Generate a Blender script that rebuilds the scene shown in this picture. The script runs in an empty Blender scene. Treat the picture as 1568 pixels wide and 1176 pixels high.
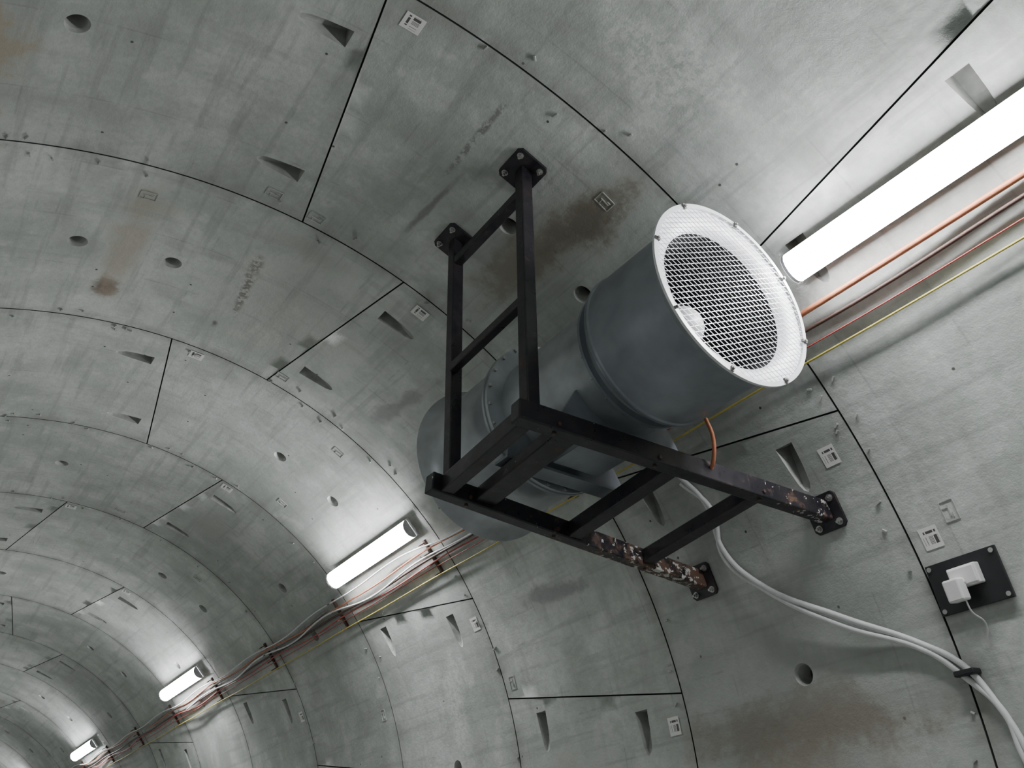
import bpy, math, random
from mathutils import Vector, Matrix
from mathutils.geometry import delaunay_2d_cdt
random.seed(7)
R=2.8
RW=0.5605*R      # ring width
D2R=math.pi/180
scene=bpy.context.scene

def Y(phi,k,r=R):
    t=(phi-51)*D2R
    return R*(0.1731+0.5605*k)+r*(-0.0493*math.sin(t)+0.0057*math.cos(t))
def P(phi,k,r=R):
    a=phi*D2R
    return Vector((r*math.sin(a),Y(phi,k,r),r*math.cos(a)))

# ---------------------------------------------------------------- materials
class NT:
    def __init__(s,name):
        s.m=bpy.data.materials.new(name); s.m.use_nodes=True
        s.t=s.m.node_tree; s.t.nodes.clear()
        s.out=s.n('ShaderNodeOutputMaterial'); s.b=s.n('ShaderNodeBsdfPrincipled')
        s.l(s.b.outputs[0],s.out.inputs[0])
    def n(s,ty,**k):
        x=s.t.nodes.new(ty)
        for a,v in k.items(): setattr(x,a,v)
        return x
    def l(s,a,b): s.t.links.new(a,b)
    def put(s,sock,v):
        if isinstance(v,bpy.types.NodeSocket): s.l(v,sock)
        else: sock.default_value=v
    def noise(s,vec,scale,detail=3,rough=0.55,dist=0):
        x=s.n('ShaderNodeTexNoise'); x.inputs['Scale'].default_value=scale
        x.noise_dimensions='2D' if s.m.name.startswith('concrete_l') else '3D'
        x.inputs['Detail'].default_value=detail; x.inputs['Roughness'].default_value=rough
        x.inputs['Distortion'].default_value=dist
        if vec is not None: s.l(vec,x.inputs['Vector'])
        return x.outputs['Fac']
    def mr(s,v,a,b,c=0.,d=1.,smooth=False):
        x=s.n('ShaderNodeMapRange')
        if smooth: x.interpolation_type='SMOOTHSTEP'
        s.put(x.inputs[0],v)
        for i,q in zip((1,2,3,4),(a,b,c,d)): x.inputs[i].default_value=q
        return x.outputs[0]
    def math(s,op,a,b=0.):
        x=s.n('ShaderNodeMath',operation=op); s.put(x.inputs[0],a); s.put(x.inputs[1],b); return x.outputs[0]
    def mix(s,f,a,b,mode='MIX'):
        x=s.n('ShaderNodeMix',data_type='RGBA',blend_type=mode)
        s.put(x.inputs[0],f); 
        for i,q in ((6,a),(7,b)):
            if isinstance(q,tuple): q=(*q,1.) if len(q)==3 else q
            s.put(x.inputs[i],q)
        return x.outputs[2]
    def scale(s,vec,sc):
        x=s.n('ShaderNodeVectorMath',operation='MULTIPLY'); s.l(vec,x.inputs[0]); x.inputs[1].default_value=sc; return x.outputs[0]
    def bump(s,h,strength,dist=0.01):
        x=s.n('ShaderNodeBump'); x.inputs['Strength'].default_value=strength; x.inputs['Distance'].default_value=dist
        s.l(h,x.inputs['Height']); s.l(x.outputs[0],s.b.inputs['Normal'])

def simple(name,col,rough=0.5,metal=0.,var=0.15,vs=20,bump=0.):
    q=NT(name); tc=q.n('ShaderNodeTexCoord').outputs['Object']
    n=q.noise(tc,vs,3)
    c=tuple(x*(1-var) for x in col); d=tuple(min(1,x*(1+var)) for x in col)
    q.l(q.mix(q.mr(n,.3,.7),c,d),q.b.inputs['Base Color'])
    q.b.inputs['Roughness'].default_value=rough; q.b.inputs['Metallic'].default_value=metal
    if bump: q.bump(q.noise(tc,vs*6,2),bump,0.003)
    return q.m

def concrete(name,near):
    q=NT(name)
    uv=q.n('ShaderNodeUVMap',uv_map='UVMap').outputs[0]
    tone=q.n('ShaderNodeAttribute',attribute_name='tone').outputs['Fac']
    big=q.noise(uv,1.1,3,.6); med=q.noise(uv,3.4,5,.62); fine=q.noise(uv,26,4,.7)
    c=q.mix(q.mr(big,.32,.68),(.39,.42,.385),(.55,.575,.54))
    c=q.mix(q.math('MULTIPLY',q.mr(med,.48,.68),.42),c,(.29,.30,.27))
    c=q.mix(q.math('MULTIPLY',q.mr(med,.44,.33),.3),c,(.7,.715,.68))
    st=q.noise(q.scale(uv,(14,1.0,1)),1,3,.6)
    c=q.mix(q.math('MULTIPLY',q.mr(st,.54,.69),.38),c,(.25,.26,.24))
    c=q.mix(q.math('MULTIPLY',q.mr(fine,.40,.65),.22),c,(.27,.28,.255))
    t=q.mr(tone,0,1,.86,1.1)
    cc=q.n('ShaderNodeCombineColor'); [q.l(t,cc.inputs[i]) for i in range(3)]
    c=q.mix(1.,c,cc.outputs[0],'MULTIPLY')
    if near:
        st2=q.noise(q.scale(uv,(1.3,9,1)),1,3,.6)
        c=q.mix(q.math('MULTIPLY',q.mr(st2,.58,.74),.28),c,(.27,.27,.25))
        vo=q.n('ShaderNodeTexVoronoi',voronoi_dimensions='2D'); vo.inputs['Scale'].default_value=4.; q.l(uv,vo.inputs['Vector'])
        pore=q.mr(vo.outputs['Distance'],.02,.035,1,0)
        sc=q.n('ShaderNodeSeparateColor'); q.l(vo.outputs['Color'],sc.inputs[0])
        pore=q.math('MULTIPLY',pore,q.math('GREATER_THAN',sc.outputs[0],.87))
        c=q.mix(pore,c,(.08,.08,.075))
        br=q.n('ShaderNodeTexBrick'); br.offset=.37; br.inputs['Scale'].default_value=1; br.inputs['Mortar Size'].default_value=.005
        br.inputs['Brick Width'].default_value=.83; br.inputs['Row Height'].default_value=.46; q.l(uv,br.inputs['Vector'])
        c=q.mix(q.math('MULTIPLY',br.outputs['Fac'],q.mr(med,.47,.6,0,.3)),c,(.2,.2,.19))
        wob=q.math('ADD',q.mr(med,.3,.7,-.5,.5),q.mr(fine,.3,.7,-.16,.16))
        fm=q.mr(fine,.42,.56)
        def stain(phi,k,a,b,ang,col,s,edge=.35,wobk=1.,rough=False):
            nonlocal c
            mp=q.n('ShaderNodeMapping',vector_type='TEXTURE'); q.l(uv,mp.inputs[0])
            mp.inputs['Location'].default_value=(phi*D2R*R,k*RW,0); mp.inputs['Rotation'].default_value=(0,0,ang*D2R)
            mp.inputs['Scale'].default_value=(a,b,1)
            ln=q.n('ShaderNodeVectorMath',operation='LENGTH'); q.l(mp.outputs[0],ln.inputs[0])
            f=q.math('ADD',ln.outputs['Value'],q.math('MULTIPLY',wob,wobk) if wobk!=1 else wob)
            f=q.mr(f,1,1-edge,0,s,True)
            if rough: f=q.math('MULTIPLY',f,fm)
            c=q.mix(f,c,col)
        stain(29.0,1.42,.22,.9,4,(.24,.215,.165),.85,.7,.7)
        stain(29.6,1.32,.15,.5,4,(.16,.14,.105),.7,.9,.7)
        stain(85.6,1.55,.22,.88,3,(.22,.195,.155),.85,.7,.6)
        stain(88.5,1.5,.3,.6,0,(.28,.25,.2),.6,.8)
        stain(-27,1.7,.17,.5,0,(.34,.29,.21),.8,.5)
        stain(-9.0,2.75,.09,.12,20,(.12,.075,.045),.85,.9)
        stain(-8.5,2.45,.14,.6,0,(.38,.32,.24),.6,.9)
        stain(-8.8,2.2,.16,.2,0,(.38,.32,.22),.6,.9)
        stain(6.0,2.50,.045,.42,-6,(.15,.13,.11),.85,.6,.8,True)
        stain(5.0,2.78,.035,.07,-6,(.05,.045,.035),.8,.8)
        stain(8.5,2.12,.35,.12,0,(.35,.34,.3),.5,.8)
        stain(63.6,2.5,.07,.48,4,(.25,.255,.25),.75,.6)
        stain(31.5,2.55,.07,.45,8,(.25,.25,.24),.7,.6)
        stain(16,1.3,.025,.4,0,(.19,.19,.18),.8,.6,.6,True)
        stain(17,1.62,.03,.3,3,(.19,.19,.18),.8,.6,.6)
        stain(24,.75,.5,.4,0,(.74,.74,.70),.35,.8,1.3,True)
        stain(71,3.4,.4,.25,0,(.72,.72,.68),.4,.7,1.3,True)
        stain(4,3.6,.25,.3,10,(.33,.33,.3),.5,.8)
        stain(25,4.5,.25,.4,0,(.33,.32,.29),.5,.8)
        stain(88,2.6,.3,.5,0,(.32,.31,.27),.5,.8)
        stain(12,2.5,.6,.9,0,(.36,.35,.31),.4,1.)
        stain(78,1.6,.5,.9,0,(.33,.335,.31),.4,1.)
    sx=q.n('ShaderNodeSeparateXYZ'); q.l(uv,sx.inputs[0])
    fr=q.math('FRACT',q.math('DIVIDE',sx.outputs[1],RW))
    dd=q.math('ABSOLUTE',q.math('SUBTRACT',fr,.5))
    jd=q.math('MULTIPLY',q.mr(dd,.44,.5),q.mr(med,.35,.65,.1,.75))
    c=q.mix(jd,c,(.24,.24,.215))
    q.l(c,q.b.inputs['Base Color'])
    q.b.inputs['Roughness'].default_value=.65
    if near: q.bump(q.noise(uv,14,5,.75),.28,.012)
    return q.m

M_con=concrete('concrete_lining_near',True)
M_con2=concrete('concrete_lining_plain',False)
M_gap=simple('joint_gasket_dark',(.045,.045,.045),.8)
M_rec=simple('recess_concrete',(.42,.43,.405),.8,var=.25,vs=12)
M_plug=simple('recess_bottom_grout',(.07,.07,.068),.9)
def lampmat(n,s):
    q=NT(n); q.b.inputs['Base Color'].default_value=(.9,.9,.9,1)
    q.b.inputs['Emission Color'].default_value=(.96,.965,1,1); q.b.inputs['Emission Strength'].default_value=s; return q.m
M_lamp=lampmat('lit_diffuser',98); M_fill_lamp=lampmat('fill_diffuser_dim',6)
M_lampbody=simple('lamp_body_grey',(.55,.56,.56),.5)
M_fan=simple('fan_grey_paint',(.27,.295,.325),.36,.4,.2,5,.1)
M_fan2=simple('fan_galvanised',(.44,.47,.49),.34,.5,.2,6,.1)
M_white=simple('white_coated_steel',(.78,.79,.80),.4,.1,.05)
M_wire=simple('guard_wire',(.62,.63,.64),.45,.2,.05)
M_inner=simple('fan_duct_dark',(.03,.032,.035),.6,.1)
M_bolt=simple('zinc_bolt',(.5,.5,.48),.35,.9)
M_black=simple('black_plastic',(.02,.02,.022),.45)
M_wplastic=simple('white_plastic',(.80,.80,.78),.4,var=.04)
M_cabw=simple('cable_white_grey',(.68,.69,.68),.5,var=.08)
M_cabg=simple('cable_grey',(.25,.24,.23),.5,var=.2)
M_caby=simple('cable_yellow',(.55,.46,.10),.5)
M_cabr=simple('cable_red',(.40,.07,.06),.5)
M_cabo=simple('cable_orange',(.55,.20,.10),.45)
M_cabb=simple('cable_dark_brown',(.09,.05,.04),.5)
M_floor=simple('floor_concrete',(.3,.3,.29),.85,var=.25,vs=3)
def paint(name,worn):
    q=NT(name); tc=q.n('ShaderNodeTexCoord').outputs['Object']
    c=q.mix(q.mr(q.noise(tc,9,3),.3,.7),(.012,.012,.018),(.034,.029,.033))
    n=q.noise(tc,14,5,.7,.4)
    if worn:
        n2=q.noise(tc,24,4,.7)
        sx=q.n('ShaderNodeSeparateXYZ'); q.l(tc,sx.inputs[0])
        e=q.mr(sx.outputs[0],worn[0],worn[1],0,1)
        r=q.mr(q.math('ADD',n,q.math('MULTIPLY',e,worn[2])),.62,.74)
        c=q.mix(r,c,(.15,.09,.065))
        w=q.mr(q.math('ADD',n2,q.math('MULTIPLY',e,worn[3])),.70,.72)
        c=q.mix(w,c,(.60,.59,.55))
    else:
        c=q.mix(q.mr(n,.56,.74),c,(.085,.05,.035))
    q.l(c,q.b.inputs['Base Color']); q.l(q.mr(n,.3,.7,.22,.5),q.b.inputs['Roughness'])
    return q.m
M_steel=paint('frame_dark_paint',None)
M_worn=paint('frame_worn_paint',(1.35,2.2,.2,.15))
M_worn2=paint('frame_paint_slightly_worn',(2.0,2.65,.13,.17))

def label_mat():
    q=NT('barcode_label_print'); uv=q.n('ShaderNodeUVMap',uv_map='UVMap').outputs[0]
    sx=q.n('ShaderNodeSeparateXYZ'); q.l(uv,sx.inputs[0]); u,v=sx.outputs[0],sx.outputs[1]
    wn=q.n('ShaderNodeTexWhiteNoise',noise_dimensions='1D'); q.l(q.math('FLOOR',q.math('MULTIPLY',u,34)),wn.inputs['W'])
    bars=q.math('GREATER_THAN',wn.outputs[0],.5)
    def band(x,a,b): return q.math('MULTIPLY',q.math('GREATER_THAN',x,a),q.math('LESS_THAN',x,b))
    m=q.math('MULTIPLY',bars,q.math('MULTIPLY',band(u,.1,.9),band(v,.2,.58)))
    wn2=q.n('ShaderNodeTexWhiteNoise',noise_dimensions='1D'); q.l(q.math('FLOOR',q.math('MULTIPLY',u,18)),wn2.inputs['W'])
    m2=q.math('MULTIPLY',q.math('GREATER_THAN',wn2.outputs[0],.35),q.math('MULTIPLY',band(u,.12,.8),band(v,.7,.82)))
    q.l(q.mix(q.math('MAXIMUM',m,m2),(.74,.74,.70),(.08,.08,.08)),q.b.inputs['Base Color'])
    q.b.inputs['Roughness'].default_value=.6
    return q.m
M_label=label_mat()

# ---------------------------------------------------------------- mesh helpers
class MB:
    def __init__(s): s.v=[];s.f=[];s.mi=[];s.uv=[];s.sm=[]
    def add(s,verts,faces,mi=0,uv=None,smooth=False):
        o=len(s.v); s.v+= [tuple(v) for v in verts]; s.f+=[tuple(i+o for i in f) for f in faces]
        s.mi+=[mi]*len(faces); s.sm+=[smooth]*len(faces)
        s.uv+= (uv if uv else [(0,0)]*len(verts))
    def obj(s,name,mats,parent=None,attr=None,bevel=0,coll=None):
        me=bpy.data.meshes.new(name); me.from_pydata(s.v,[],s.f)
        for m in (mats if isinstance(mats,list) else [mats]): me.materials.append(m)
        me.polygons.foreach_set('material_index',s.mi); me.polygons.foreach_set('use_smooth',s.sm)
        ul=me.uv_layers.new(name='UVMap')
        li=[0]*len(me.loops); me.loops.foreach_get('vertex_index',li)
        fl=[]; 
        for i in li: fl+=s.uv[i]
        ul.data.foreach_set('uv',fl)
        if attr:
            a=me.attributes.new('tone','FLOAT','POINT'); a.data.foreach_set('value',attr)
        me.update()
        ob=bpy.data.objects.new(name,me); scene.collection.objects.link(ob)
        if parent: ob.parent=parent
        if bevel:
            b=ob.modifiers.new('bevel','BEVEL'); b.width=bevel; b.segments=2; b.limit_method='ANGLE'
        return ob
def empty(name):
    e=bpy.data.objects.new(name,None); scene.collection.objects.link(e); e.empty_display_size=.1; return e
def box_vf(c,ax,ay,az):
    c=Vector(c); vs=[c+sx*ax+sy*ay+sz*az for sx in(-1,1) for sy in(-1,1) for sz in(-1,1)]
    return vs,[(0,1,3,2),(4,6,7,5),(0,4,5,1),(2,3,7,6),(0,2,6,4),(1,5,7,3)]
def beam(name,p0,p1,w,h,mat,parent,up=Vector((0,0,1)),bevel=.006):
    p0=Vector(p0);p1=Vector(p1);d=(p1-p0);L=d.length;d.normalize()
    s=d.cross(up).normalized();u=s.cross(d).normalized()
    m=MB();m.add(*box_vf((p0+p1)/2,d*L/2,s*w/2,u*h/2)); return m.obj(name,mat,parent,bevel=bevel)
def frame_of(d):
    d=d.normalized(); a=Vector((0,0,1)) if abs(d.z)<.9 else Vector((1,0,0))
    s=d.cross(a).normalized(); return s,d.cross(s)
def cyl_into(m,p0,p1,r0,r1=None,n=16,mi=0,caps=True,smooth=True):
    r1=r0 if r1 is None else r1
    p0=Vector(p0);p1=Vector(p1);s,u=frame_of(p1-p0)
    vs=[];
    for p,r in((p0,r0),(p1,r1)):
        vs+=[p+r*(math.cos(2*math.pi*i/n)*s+math.sin(2*math.pi*i/n)*u) for i in range(n)]
    m.add(vs,[(i,(i+1)%n,n+(i+1)%n,n+i) for i in range(n)],mi,None,smooth)
    if caps: m.add(vs,[tuple(range(n)),tuple(range(2*n-1,n-1,-1))],mi)
def tube(name,pts,r,mat,parent=None,nurbs=True):
    cu=bpy.data.curves.new(name,'CURVE'); cu.dimensions='3D'; cu.bevel_depth=r; cu.bevel_resolution=2; cu.use_fill_caps=True
    sp=cu.splines.new('BEZIER'); sp.bezier_points.add(len(pts)-1)
    for b,p in zip(sp.bezier_points,pts):
        b.co=Vector(p); b.handle_left_type=b.handle_right_type='AUTO' if nurbs else 'VECTOR'
    cu.resolution_u=8
    cu.materials.append(mat)
    ob=bpy.data.objects.new(name,cu); scene.collection.objects.link(ob)
    if parent: ob.parent=parent
    return ob

# ---------------------------------------------------------------- tunnel lining
S2=R*D2R
def map3(s,t,d=0.): return P(s/S2,t/RW,R+d)
odd=[(1.5,6.9,-1),(59.5,54.2,1),(117,122,1),(170,165,1),(235,240,1),(300,295,1)]
even=[(20.4,15.4,1),(79.6,74.1,1),(137,142,1),(195,190,1),(255,260,1),(312,307,1)]
zero=[(37.6,43.2,1),(104,99,1),(155,160,1),(215,210,1),(275,280,1),(335,330,1)]
far5=[(1.0,-4.6,-1)]+odd[1:]
holes_odd=[-20.4,24.6,35.5,81.0,-72,-83,112,140]
holes_even=[-13.8,-3.2,41.9,52.5,103,128]
L=MB(); tone=[]
def addL(vs2,faces,mi,depths,smooth,tn,flip=True):
    vs=[map3(s,t,d) for (s,t),d in zip(vs2,depths)]
    if flip: faces=[tuple(reversed(f)) for f in faces]
    L.add(vs,faces,mi,[(s,t) for s,t in vs2],smooth); tone.extend([tn]*len(vs2))
def inpoly(x,y,poly):
    c=False;j=len(poly)-1
    for i in range(len(poly)):
        xi,yi=poly[i];xj,yj=poly[j]
        if (yi>y)!=(yj>y) and x<(xj-xi)*(y-yi)/(yj-yi)+xi: c=not c
        j=i
    return c
K0,K1=-5,20
for r in range(K0,K1):
    J=zero if r==0 else (odd if r%2 else even)
    if r==5: J=far5
    H=holes_odd if r%2 else holes_even
    if r==0: H=[103,128]
    for i in range(6):
        a0,a1,aside=J[i]; b0,b1,bside=J[(i+1)%6]
        if i==5: a0-=360;a1-=360
        cm=0 if (-1<=r<=5 and a0<100) else 4
        tn=random.random()
        def bound(g):
            gs=g; gk=g
            t0=r*RW+gk; t1=(r+1)*RW-gk
            def A(t): f=(t-r*RW)/RW; return (a0+(a1-a0)*f)*S2+gs
            def B(t): f=(t-r*RW)/RW; return (b0+(b1-b0)*f)*S2-gs
            pts=[]; n=44; m=8
            for q in range(n): pts.append((A(t0)+(B(t0)-A(t0))*q/n,t0))
            for q in range(m): t=t0+(t1-t0)*q/m; pts.append((B(t),t))
            for q in range(n): pts.append((B(t1)+(A(t1)-B(t1))*q/n,t1))
            for q in range(m): t=t1+(t0-t1)*q/m; pts.append((A(t),t))
            return pts
        out=bound(.0045); outer=bound(-.001)
        feats=[]
        for h in H:
            for hh in (h,h+360):
                if hh>a0+ (a1-a0)*.5+2.5 and hh<b0+(b1-b0)*.5-2.5:
                    cx,cy=hh*S2,(r+.49)*RW
                    feats.append(('h',[(cx+.052*math.cos(2*math.pi*q/24),cy+.052*math.sin(2*math.pi*q/24)) for q in range(24)],(cx,cy)))
        def pocket(j0,j1,f,sgn):
            base=(j0+(j1-j0)*f)*S2+sgn*1.8*S2; cy=(r+f)*RW; LL=.245
            prof=[(0,.050),(.12,.041),(.20,.031),(.232,.018),(LL,0)]
            up=[(base+sgn*x,cy+w) for x,w in prof]; dn=[(base+sgn*x,cy-w) for x,w in reversed(prof[:-1])]
            loop=up+dn
            ar=sum(loop[q][0]*loop[(q+1)%len(loop)][1]-loop[(q+1)%len(loop)][0]*loop[q][1] for q in range(len(loop)))
            if ar<0: loop=loop[::-1]
            return ('p',loop,(base,cy,sgn,LL))
        for f in (.22,.80):
            if aside>0: feats.append(pocket(a0,a1,f,1))
            if bside<0: feats.append(pocket(b0,b1,f,-1))
        # CDT
        co=[Vector(p) for p in out]; ed=[(q,(q+1)%len(out)) for q in range(len(out))]
        for ft in feats:
            o=len(co); co+=[Vector(p) for p in ft[1]]; ed+=[(o+q,o+(q+1)%len(ft[1])) for q in range(len(ft[1]))]
        for q in range(1,9):
            t=(r+q/9)*RW; f=q/9
            s0=(a0+(a1-a0)*f)*S2+.02; s1=(b0+(b1-b0)*f)*S2-.02; n=int((s1-s0)/.075)
            for w in range(n+1):
                s=s0+(s1-s0)*w/n
                if any(inpoly(s,t,ft[1]) for ft in feats): continue
                co.append(Vector((s,t)))
        vs,_,fs,_,_,_=delaunay_2d_cdt(co,ed,[],0,1e-5)
        keep=[]
        for f in fs:
            cx=sum(vs[q][0] for q in f)/3; cy=sum(vs[q][1] for q in f)/3
            if not inpoly(cx,cy,out): continue
            if any(inpoly(cx,cy,ft[1]) for ft in feats): continue
            keep.append(tuple(f))
        addL([(v[0],v[1]) for v in vs],keep,cm,[0]*len(vs),True,tn)
        n=len(out)
        addL(out+out,[(q,n+q,n+(q+1)%n,(q+1)%n) for q in range(n)],1,[0]*n+[.03]*n,False,tn)
        addL(out+outer,[(q,n+q,n+(q+1)%n,(q+1)%n) for q in range(n)],1,[.03]*2*n,False,tn)
        for kind,loop,inf in feats:
            n=len(loop)
            if kind=='h':
                cx,cy=inf; l2=[(cx+(x-cx)*.86,cy+(y-cy)*.86) for x,y in loop]; l3=[(cx+(x-cx)*.7,cy+(y-cy)*.7) for x,y in loop]
                addL(loop+l2,[(q,n+q,n+(q+1)%n,(q+1)%n) for q in range(n)],2,[0]*n+[.02]*n,True,tn)
                addL(l2+l3,[(q,n+q,n+(q+1)%n,(q+1)%n) for q in range(n)],2,[.02]*n+[.10]*n,True,tn)
                addL(l3,[tuple(range(n))],3,[.10]*n,False,tn)
            else:
                base,cy,sgn,LL=inf
                dep=[.11*max(0,1-abs(x-base)/LL)**.85 for x,y in loop]
                l2=[(x+sgn*.008*(1 if abs(x-base)<1e-6 else 0),cy+(y-cy)*.82) for x,y in loop]
                addL(loop+l2,[(q,n+q,n+(q+1)%n,(q+1)%n) for q in range(n)],2,[0]*n+dep,False,tn)
                addL(l2,[tuple(range(n))],2,dep,False,tn)
lin=L.obj('wall_tunnel_lining',[M_con,M_gap,M_rec,M_plug,M_con2],attr=tone)

# floor slab in the invert
fz=-2.05; hw=math.sqrt(R*R-fz*fz)-.03
m=MB(); m.add(*box_vf((0,(Y(0,K0)+Y(0,K1))/2,fz-.1),Vector((hw,0,0)),Vector((0,(Y(0,K1)-Y(0,K0))/2,0)),Vector((0,0,.1)))); m.obj('floor',M_floor)

# ---------------------------------------------------------------- lights
def lamp(k0,k1,phi=46.0,mat=None):
    e=empty('tunnel_batten_light')
    r=R-.085; N=8
    a=P(phi,k0,r);b=P(phi,k1,r); a.y,b.y=min(a.y,b.y),max(a.y,b.y)
    rad=Vector((math.sin(phi*D2R),0,math.cos(phi*D2R))); tan=Vector((math.cos(phi*D2R),0,-math.sin(phi*D2R)))
    m=MB(); vs=[]
    for p in(a,b):
        for i in range(N+1):
            an=math.pi*i/N; vs.append(p+tan*(.070*math.cos(an))-rad*(.055*math.sin(an)))
    m.add(vs,[(i,i+1,N+2+i,N+1+i) for i in range(N)],0,None,True)
    m.obj('diffuser',mat or M_lamp,e)
    m=MB()
    L2=(b-a).length/2; c=(a+b)/2
    m.add(*box_vf(c+rad*.014,tan*.072,Vector((0,L2+.012,0)),rad*.014))
    for p,s in((a,-1),(b,1)):
        vs=[p+Vector((0,s*.014,0))+tan*(.072*math.cos(math.pi*i/N))-rad*(.057*math.sin(math.pi*i/N)) for i in range(N+1)]
        vs+=[v-Vector((0,s*.014,0)) for v in vs]; n=N+1
        m.add(vs,[tuple(range(n))]+[(i,i+1,n+i+1,n+i) for i in range(N)],0)
    for f in(-.6,.6):
        m.add(*box_vf(c+Vector((0,f*L2,0))+rad*.052,tan*.02,Vector((0,.015,0)),rad*.03))
    m.obj('housing',M_lampbody,e,bevel=.003)
for k in (-2.62,.42,3.47,6.5,9.6,12.7,15.8,18.8):
    lamp(k-.41,k+.41)
for k in (-1.1,1.95,5.0,8.1,11.2):   # unseen dim row on the opposite wall, added as fill light
    lamp(k-.41,k+.41,-78,M_fill_lamp)

# ---------------------------------------------------------------- service cables along the wall
svc=empty('service_cables')
def run(name,phi,r,mat,off=.03,sag=.35,k0=-4.8,k1=19.8,seed=0,wander=0):
    rnd=random.Random(seed); pts=[]; k=k0
    while k<k1:
        w=rnd.uniform(-wander,wander)
        pts.append(P(phi+w,k,R-off)); pts.append(P(phi+w+sag*rnd.uniform(.5,1.3),k+.5,R-off-rnd.uniform(0,.02))); k+=1
    tube(name,pts,r,mat,svc)
run('orange_conduit',50.0,.014,M_cabo,.03,.1,k1=1.6,seed=1)
run('orange_cable',50.2,.007,M_cabo,.035,.5,k0=1.1,seed=11,wander=.3)
run('dark_cable',51.4,.009,M_cabb,.03,.25,seed=2)
run('white_power_cable',50.8,.007,M_cabw,.055,.9,k0=2.2,k1=6.5,seed=3,wander=.4)
run('white_lighting_cable',49.0,.006,M_cabw,.05,.8,k0=2.3,seed=6,wander=.5)
run('grey_cable',50.0,.010,M_cabg,.03,.6,k0=4.2,seed=8,wander=.4)
run('second_red_cable',51.9,.006,M_cabr,.04,.7,k0=2.0,seed=9,wander=.3)
run('red_cable',52.9,.0035,M_cabr,.03,.15,seed=4)
run('yellow_cable',54.2,.0052,M_caby,.03,.12,seed=5)
m=MB()
for k in range(-4,20):
    if k in(1,): continue
    ph=51.5
    rad=(P(ph,k,1)-P(ph,k,0)); rad.y=0; rad.normalize()
    tan=Vector((rad.z,0,-rad.x)); p=P(ph,k+.1,R-.012)
    m.add(*box_vf(p,tan*.14,Vector((0,.012,0)),rad*.01))
    for q in(-.12,-.04,.04,.12): m.add(*box_vf(p+tan*q-rad*.035,tan*.004,Vector((0,.01,0)),rad*.03))
m.obj('cable_hooks',M_cabb,svc)

# ---------------------------------------------------------------- labels, embossed marks
def patch(phi,k,du,dv,off,nu=6):
    m=MB(); vs=[];uv=[]
    for j in range(2):
        for i in range(nu+1):
            a=phi+ (i/nu-.5)*du/S2; vs.append(P(a,k+(j-.5)*dv/RW,R-off)); uv.append((j,1-i/nu))
    m.add(vs,[(i,i+1,nu+2+i,nu+1+i) for i in range(nu)],0,uv)
    return m
for ph,k in [(4.8,1.07),(24.4,2.08),(5.5,3.06),(21.9,4.05),(62.9,1.10),(73,.94),(82.7,2.07),(62.9,3.06),(64.7,5.06),(66.5,-.06),(2,5.06),(21.5,6.06)]:
    ob=patch(ph,k,.095,.085,.003).obj('barcode_label',M_label)
m=MB()
def bar(ph,k,du,dv):
    rad=P(ph,k,1)-P(ph,k,0); rad.y=0; rad.normalize(); tan=Vector((rad.z,0,-rad.x))
    m.add(*box_vf(P(ph,k,R-.0005),tan*du/2,Vector((0,dv/2,0)),rad*.003))
for ph,k in [(29.7,1.17),(-8.9,2.15),(7.9,1.95),(2.6,1.93),(30.3,3.15),(30.3,3.83),(16.8,2.92),(72.3,2.94),(71.4,.86),(-9,1.2),(70,4.1),(30,5.2),(10,4.9)]:
    a,b=.085,.06; g=a/2/S2; h=b/2/RW
    bar(ph-g,k,.004,b);bar(ph+g,k,.004,b);bar(ph,k-h,a,.004);bar(ph,k+h,a,.004);bar(ph,k,.05,.005);bar(ph-.3,k+.008,.004,.03);bar(ph+.4,k-.006,.02,.004)
m.obj('embossed_segment_marks',M_rec,lin)
m=MB(); rnd=random.Random(3)
for k in (1,2,3,4,5):
    for i in range(26):
        ph=rnd.uniform(-25,95)
        kk=k+rnd.choice([-1,1])*rnd.uniform(.01,.06)
        rad=P(ph,k,1)-P(ph,k,0); rad.y=0; rad.normalize(); tan=Vector((rad.z,0,-rad.x))
        an=rnd.uniform(-.8,.8); dy=Vector((0,1,0)); ax=(dy*math.cos(an)+tan*math.sin(an)); ay=rad.cross(ax)
        m.add(*box_vf(P(ph,kk,R-.005),ax*rnd.uniform(.007,.016),ay*.0035,(rad+ax*.3).normalized()*.008))
m.obj('joint_packer_tabs',M_rec,lin)

# ---------------------------------------------------------------- steel support frame
fr=empty('fan_support_frame')
pA=Vector((1.034,2.575,2.603));pB=Vector((1.034,3.215,2.603))
cA=Vector((.964,2.464,1.123));cB=Vector((1.004,3.178,1.10))
aA=Vector((2.589,2.344,1.066));aB=Vector((2.617,3.2,.995))
W=.062
dA=(aA-cA).normalized();dB=(aB-cB).normalized()
beam('post_front',cA+Vector((.01,0,-.04)),pA+Vector((0,0,-.005)),W,W,M_steel,fr,up=Vector((0,1,0)))
beam('post_rear',cB+Vector((.04,0,-.04)),pB+Vector((0,0,-.005)),W,W,M_steel,fr,up=Vector((0,1,0)))
beam('arm_front',cA-dA*.06,aA,.07,.09,M_worn2,fr)
beam('arm_rear',cB-dB*.08,aB,.07,.09,M_worn,fr)
def lerp(a,b,t): return a+(b-a)*t
def cross(name,t,w,h,dz=0):
    a=lerp(cA,aA,t);b=lerp(cB,aB,t); d=(b-a).normalized()*.034
    beam(name,a+d+Vector((0,0,dz)),b-d+Vector((0,0,dz)),w,h,M_steel,fr)
cross('cross_member_1',0.0,.065,.08); cross('cross_member_2',.125,.11,.06,.005)
cross('cross_member_3',.447,.075,.08); cross('cross_member_4',.74,.07,.07)
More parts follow.
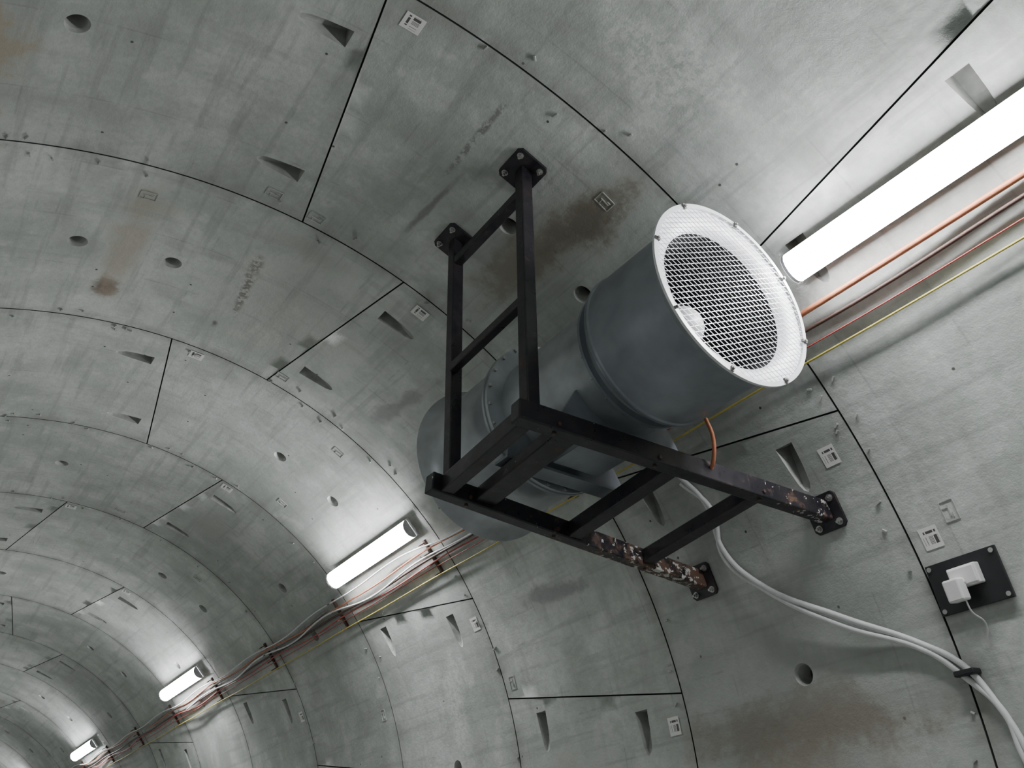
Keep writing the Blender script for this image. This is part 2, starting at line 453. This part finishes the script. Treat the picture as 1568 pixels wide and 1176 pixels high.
def brace(name,z,w,h):
    a=lerp(cA,pA,(z-cA.z)/(pA.z-cA.z));b=lerp(cB,pB,(z-cB.z)/(pB.z-cB.z));d=(b-a).normalized()*.03
    beam(name,a+d,b-d,w,h,M_steel,fr)
brace('post_brace_top',2.44,.05,.05); brace('post_brace_mid',1.74,.045,.045)
def plate(name,p,sx,sy):
    rad=Vector((p.x,0,p.z)).normalized(); tan=Vector((rad.z,0,-rad.x)); yy=Vector((0,1,0))
    c=rad*(R-.008); c.y=p.y
    outl=[(-1,.8),(-.8,1),(.8,1),(1,.8),(1,-.8),(.8,-1),(-.8,-1),(-1,-.8)]
    vs=[c+tan*x*sx+yy*y*sy-rad*d for d in(.008,-.006) for x,y in outl]
    m=MB(); m.add(vs,[tuple(range(8)),tuple(range(15,7,-1))]+[(i,(i+1)%8,8+(i+1)%8,8+i) for i in range(8)])
    m.obj(name,M_steel,fr,bevel=.002)
    m=MB()
    for x,y in((-.68,.68),(.68,-.68),(-.68,-.68),(.68,.68)):
        q=c+tan*x*sx+yy*y*sy-rad*.008
        cyl_into(m,q,q-rad*.003,.017,n=16); cyl_into(m,q-rad*.003,q-rad*.015,.012,n=6,smooth=False); cyl_into(m,q-rad*.015,q-rad*.028,.0065,n=10)
    m.obj(name+'_bolts',M_bolt,fr)
plate('anchor_plate_1',pA,.09,.10);plate('anchor_plate_2',pB,.09,.10)
plate('anchor_plate_3',aA,.085,.085);plate('anchor_plate_4',aB,.085,.085)
m=MB()
for c,d,L0 in((cA,dA,1.6),(cB,dB,1.6)):
    for x in(.12,.62,1.2):
        q=c+d*x+Vector((0,-.035,-.02)); cyl_into(m,q,q+Vector((0,-.007,0)),.009,n=6,smooth=False)
        q=c+d*x+Vector((0,0,-.045)); cyl_into(m,q,q+Vector((0,0,-.007)),.009,n=6,smooth=False)
m.obj('frame_bolts',M_cabb,fr)

# ---------------------------------------------------------------- jet fan
fan=empty('tunnel_jet_fan')
FX,FZ=1.487,1.530
def lathe(name,prof,mat,n=96,parent=fan,smooth=True,split=35):
    m=MB(); vs=[]
    for y,r in prof:
        vs+=[(FX+r*math.sin(2*math.pi*i/n),y,FZ+r*math.cos(2*math.pi*i/n)) for i in range(n)]
    fs=[]
    for j in range(len(prof)-1):
        fs+=[(j*n+i,j*n+(i+1)%n,(j+1)*n+(i+1)%n,(j+1)*n+i) for i in range(n)]
    m.add(vs,fs,0,None,smooth); ob=m.obj(name,mat,parent)
    e=ob.modifiers.new('es','EDGE_SPLIT'); e.split_angle=split*D2R
    return ob
y0=1.802;y1=3.576
lathe('intake_silencer',[(y0+.05,.364),(y0+.10,.360),(2.255,.360),(2.262,.366),(2.275,.366),(2.285,.36),(2.325,.310),(2.33,.306)],M_fan)
lathe('intake_bellmouth_outer',[(y0,.413),(y0+.004,.410),(y0+.012,.396),(y0+.028,.380),(y0+.05,.365)],M_fan2)
lathe('intake_bellmouth_inner',[(y0,.413),(y0-.004,.410),(y0+.002,.395),(y0+.012,.36),(y0+.03,.330),(y0+.05,.312)],M_white)
lathe('intake_duct',[(y0+.05,.312),(y0+.10,.306),(2.34,.300)],M_inner)
lathe('duct_back',[(2.42,.30),(2.42,.001)],M_inner)
lathe('motor_casing',[(2.32,.306),(2.99,.306)],M_fan2)
lathe('casing_flange_front',[(2.345,.306),(2.345,.338),(2.36,.338),(2.36,.306)],M_fan)
lathe('casing_flange_rear',[(2.975,.306),(2.975,.392),(2.99,.392),(2.992,.384),(3.004,.384),(3.006,.392),(3.02,.392),(3.02,.363)],M_fan2)
lathe('outlet_silencer',[(3.02,.363),(3.45,.363),(3.50,.372),(3.54,.395),(3.566,.42),(y1,.428),(y1+.002,.425),(3.55,.37),(3.50,.33),(3.44,.316),(3.1,.30)],M_fan2)
yn=y0+.19
lathe('nose_pod',[(yn,.001),(yn+.002,.022),(yn+.012,.047),(yn+.03,.070),(yn+.055,.086),(yn+.08,.092)],M_white)
lathe('pod_body',[(yn+.08,.092),(2.40,.09)],M_inner)
m=MB()
for b in range(9):
    a=2*math.pi*b/9; vs=[]
    for j in range(5):
        rr=.085+(.295-.085)*j/4; tw=(.9-.5*j/4); w=.055
        for s in(-1,1):
            aa=a+s*w*math.cos(tw)/rr; vs.append((FX+rr*math.sin(aa),2.36+s*w*math.sin(tw)*.7,FZ+rr*math.cos(aa)))
    m.add(vs,[(2*j,2*j+1,2*j+3,2*j+2) for j in range(4)],0,None,True)
m.obj('impeller_blades',M_inner,fan)
m=MB(); Rg=.404; yg=y0-.008; sp=.0235; rw=.00125
for ang in (28,-28+180):
    d=Vector((math.cos(ang*D2R),0,math.sin(ang*D2R))); nn=Vector((-d.z,0,d.x))
    k=-int(Rg/sp)
    while k*sp<Rg:
        o=k*sp; k+=1
        if abs(o)>=Rg: continue
        h=math.sqrt(Rg*Rg-o*o); c=Vector((FX,yg,FZ))+nn*o
        s=nn*rw;u=Vector((0,rw*.6,0)); p=c-d*h;q=c+d*h
        m.add([p+s+u,p-s+u,p-s-u,p+s-u,q+s+u,q-s+u,q-s-u,q+s-u],[(0,1,5,4),(1,2,6,5),(2,3,7,6),(3,0,4,7)])
m.obj('guard_mesh',M_wire,fan)
lathe('guard_rim',[(yg-.003,.396),(yg-.003,.415),(yg+.008,.415),(yg+.008,.396),(yg-.003,.396)],M_white)
m=MB()
for a in (12,102,192,282,57,147,237,327):
    a*=D2R; c=Vector((FX+.402*math.sin(a),yg-.004,FZ+.402*math.cos(a))); rr=Vector((math.sin(a),0,math.cos(a))); tt=Vector((rr.z,0,-rr.x))
    m.add(*box_vf(c,rr*.012,tt*.006,Vector((0,.005,0)))); cyl_into(m,c-Vector((0,.004,0)),c-Vector((0,.012,0)),.006,n=6,smooth=False)
m.obj('guard_clips',M_cabg,fan)
m=MB()
for i in range(24):
    a=2*math.pi*(i+.5)/24; c=Vector((FX+.378*math.sin(a),2.975,FZ+.378*math.cos(a)))
    cyl_into(m,c,c-Vector((0,.012,0)),.009,n=6,smooth=False)
for i in range(20):
    a=2*math.pi*i/20; c=Vector((FX+.325*math.sin(a),2.36,FZ+.325*math.cos(a)))
    cyl_into(m,c,c+Vector((0,.012,0)),.008,n=6,smooth=False)
m.obj('flange_bolts',M_bolt,fan)
for i,ys in enumerate((2.50,2.90)):
    zt=1.166
    N=20; vs=[]
    for yy in(ys-.007,ys+.007):
        for j in range(N+1):
            a=math.pi+ (-.95+1.9*j/N); vs.append((FX+.306*math.sin(a),yy,FZ+.306*math.cos(a)))
        vs+=[(FX-.33,yy,zt+.05),(FX-.33,yy,zt),(FX+.33,yy,zt),(FX+.33,yy,zt+.05)] if vs[-1][0]<FX else [(FX+.33,yy,zt+.05),(FX+.33,yy,zt),(FX-.33,yy,zt),(FX-.33,yy,zt+.05)]
    n=N+5; m=MB(); m.add(vs,[tuple(range(n)),tuple(range(2*n-1,n-1,-1))]+[(j,(j+1)%n,n+(j+1)%n,n+j) for j in range(n)])
    m.add(*box_vf((FX,ys,zt-.006),Vector((.36,0,0)),Vector((0,.05,0)),Vector((0,0,.007))))
    m.obj('saddle_%d'%(i+1),M_fan,fan)
m=MB(); m.add(*box_vf((FX,2.70,1.21),Vector((.13,0,0)),Vector((0,.13,0)),Vector((0,0,.03)))); m.obj('terminal_box',M_fan,fan,bevel=.006)
tube('orange_motor_lead',[(1.80,2.30,1.30),(1.83,2.30,1.22),(1.85,2.33,1.13),(1.87,2.37,1.10)],.009,M_cabo,fan)

# ---------------------------------------------------------------- socket board and white cables
so=empty('socket_board')
phs,ks=77.4,.89
rad=Vector((math.sin(phs*D2R),0,math.cos(phs*D2R))); tan=Vector((rad.z,0,-rad.x)); yv=Vector((0,1,0))
c=P(phs,ks,R-.022)
m=MB(); m.add(*box_vf(c,tan*.105,yv*.155,rad*.008)); m.obj('backboard',M_black,so,bevel=.002)
m=MB()
for a in(-1,1):
    for b in(-1,1): 
        q=c+tan*a*.088+yv*b*.138; cyl_into(m,q-rad*.007,q-rad*.013,.010,n=12); cyl_into(m,q+rad*.022,q+rad*.005,.006,n=8)
m.obj('fixing_screws',M_bolt,so)
m=MB(); m.add(*box_vf(c-rad*.028-tan*.02-yv*.01,tan*.042,yv*.062,rad*.020)); 
m.add(*box_vf(c-rad*.052-tan*.02-yv*.01,tan*.036,yv*.056,rad*.005)); m.obj('socket_outlet',M_wplastic,so,bevel=.006)
m=MB(); m.add(*box_vf(c-rad*.085+tan*.03+yv*.02,tan*.045,yv*.035,rad*.030)); m.obj('plug_adapter',M_wplastic,so,bevel=.008)
cyl=MB(); cyl_into(cyl,c-rad*.06+tan*.0,c-rad*.10+tan*.015,.018,.012,n=16); cyl.obj('plug_neck',M_wplastic,so)
tube('plug_lead',[c-rad*.08+tan*.07,c-rad*.07+tan*.12,c-rad*.02+tan*.17+yv*-.01,c-rad*.0+tan*.24+yv*.02],.0035,M_cabw,so)
wc=empty('power_supply_cables')
K=[(58,1.62),(61.9,1.58),(67,1.60),(71.5,1.51),(77.2,1.27),(81.2,1.08),(83.7,.99),(87.1,.94),(90.2,.91),(96,.88),(104,.85)]
for i,(o,dk) in enumerate(((0,0),(.75,.02))):
    tube('white_cable_%d'%(i+1),[P(a+o,k-dk*(1 if j%2 else -1)*.5,R-.022-(.03 if 2<j<5 else 0)) for j,(a,k) in enumerate(K)],.0135,M_cabw,wc)
m=MB()
for ph,k in ((84.3,.985),):
    q=P(ph,k,R-.03); r2=Vector((math.sin(ph*D2R),0,math.cos(ph*D2R))); t2=Vector((r2.z,0,-r2.x))
    m.add(*box_vf(q,t2*.012,yv*.045,r2*.03))
m.obj('cable_tie',M_black,wc,bevel=.006)

# ---------------------------------------------------------------- world, camera
w=bpy.data.worlds.new('world'); scene.world=w; w.use_nodes=True
w.node_tree.nodes['Background'].inputs[0].default_value=(.6,.65,.7,1); w.node_tree.nodes['Background'].inputs[1].default_value=.4

M=[[0.52137,0.84558,-0.11472],[-0.56377,0.44225,0.69755],[0.64057,-0.29901,0.7073]]
ca,sa=math.cos(51*D2R),math.sin(51*D2R)
def g2w(x,y,z): return Vector((x*ca+z*sa,y,z*ca-x*sa))
cols=[g2w(M[0][i],M[1][i],M[2][i]) for i in range(3)]
right,up,back=cols[0],-cols[1],-cols[2]
back.normalize(); right=(right-back*right.dot(back)).normalized(); up=back.cross(right)
mw=Matrix(((right.x,up.x,back.x),(right.y,up.y,back.y),(right.z,up.z,back.z))).to_4x4()
mw.translation=g2w(0,0,-.3671)*R
cam=bpy.data.cameras.new('camera'); co=bpy.data.objects.new('camera',cam); scene.collection.objects.link(co)
co.matrix_world=mw; cam.sensor_width=36; cam.lens=36*1361.5/1568; cam.clip_start=.02
scene.camera=co
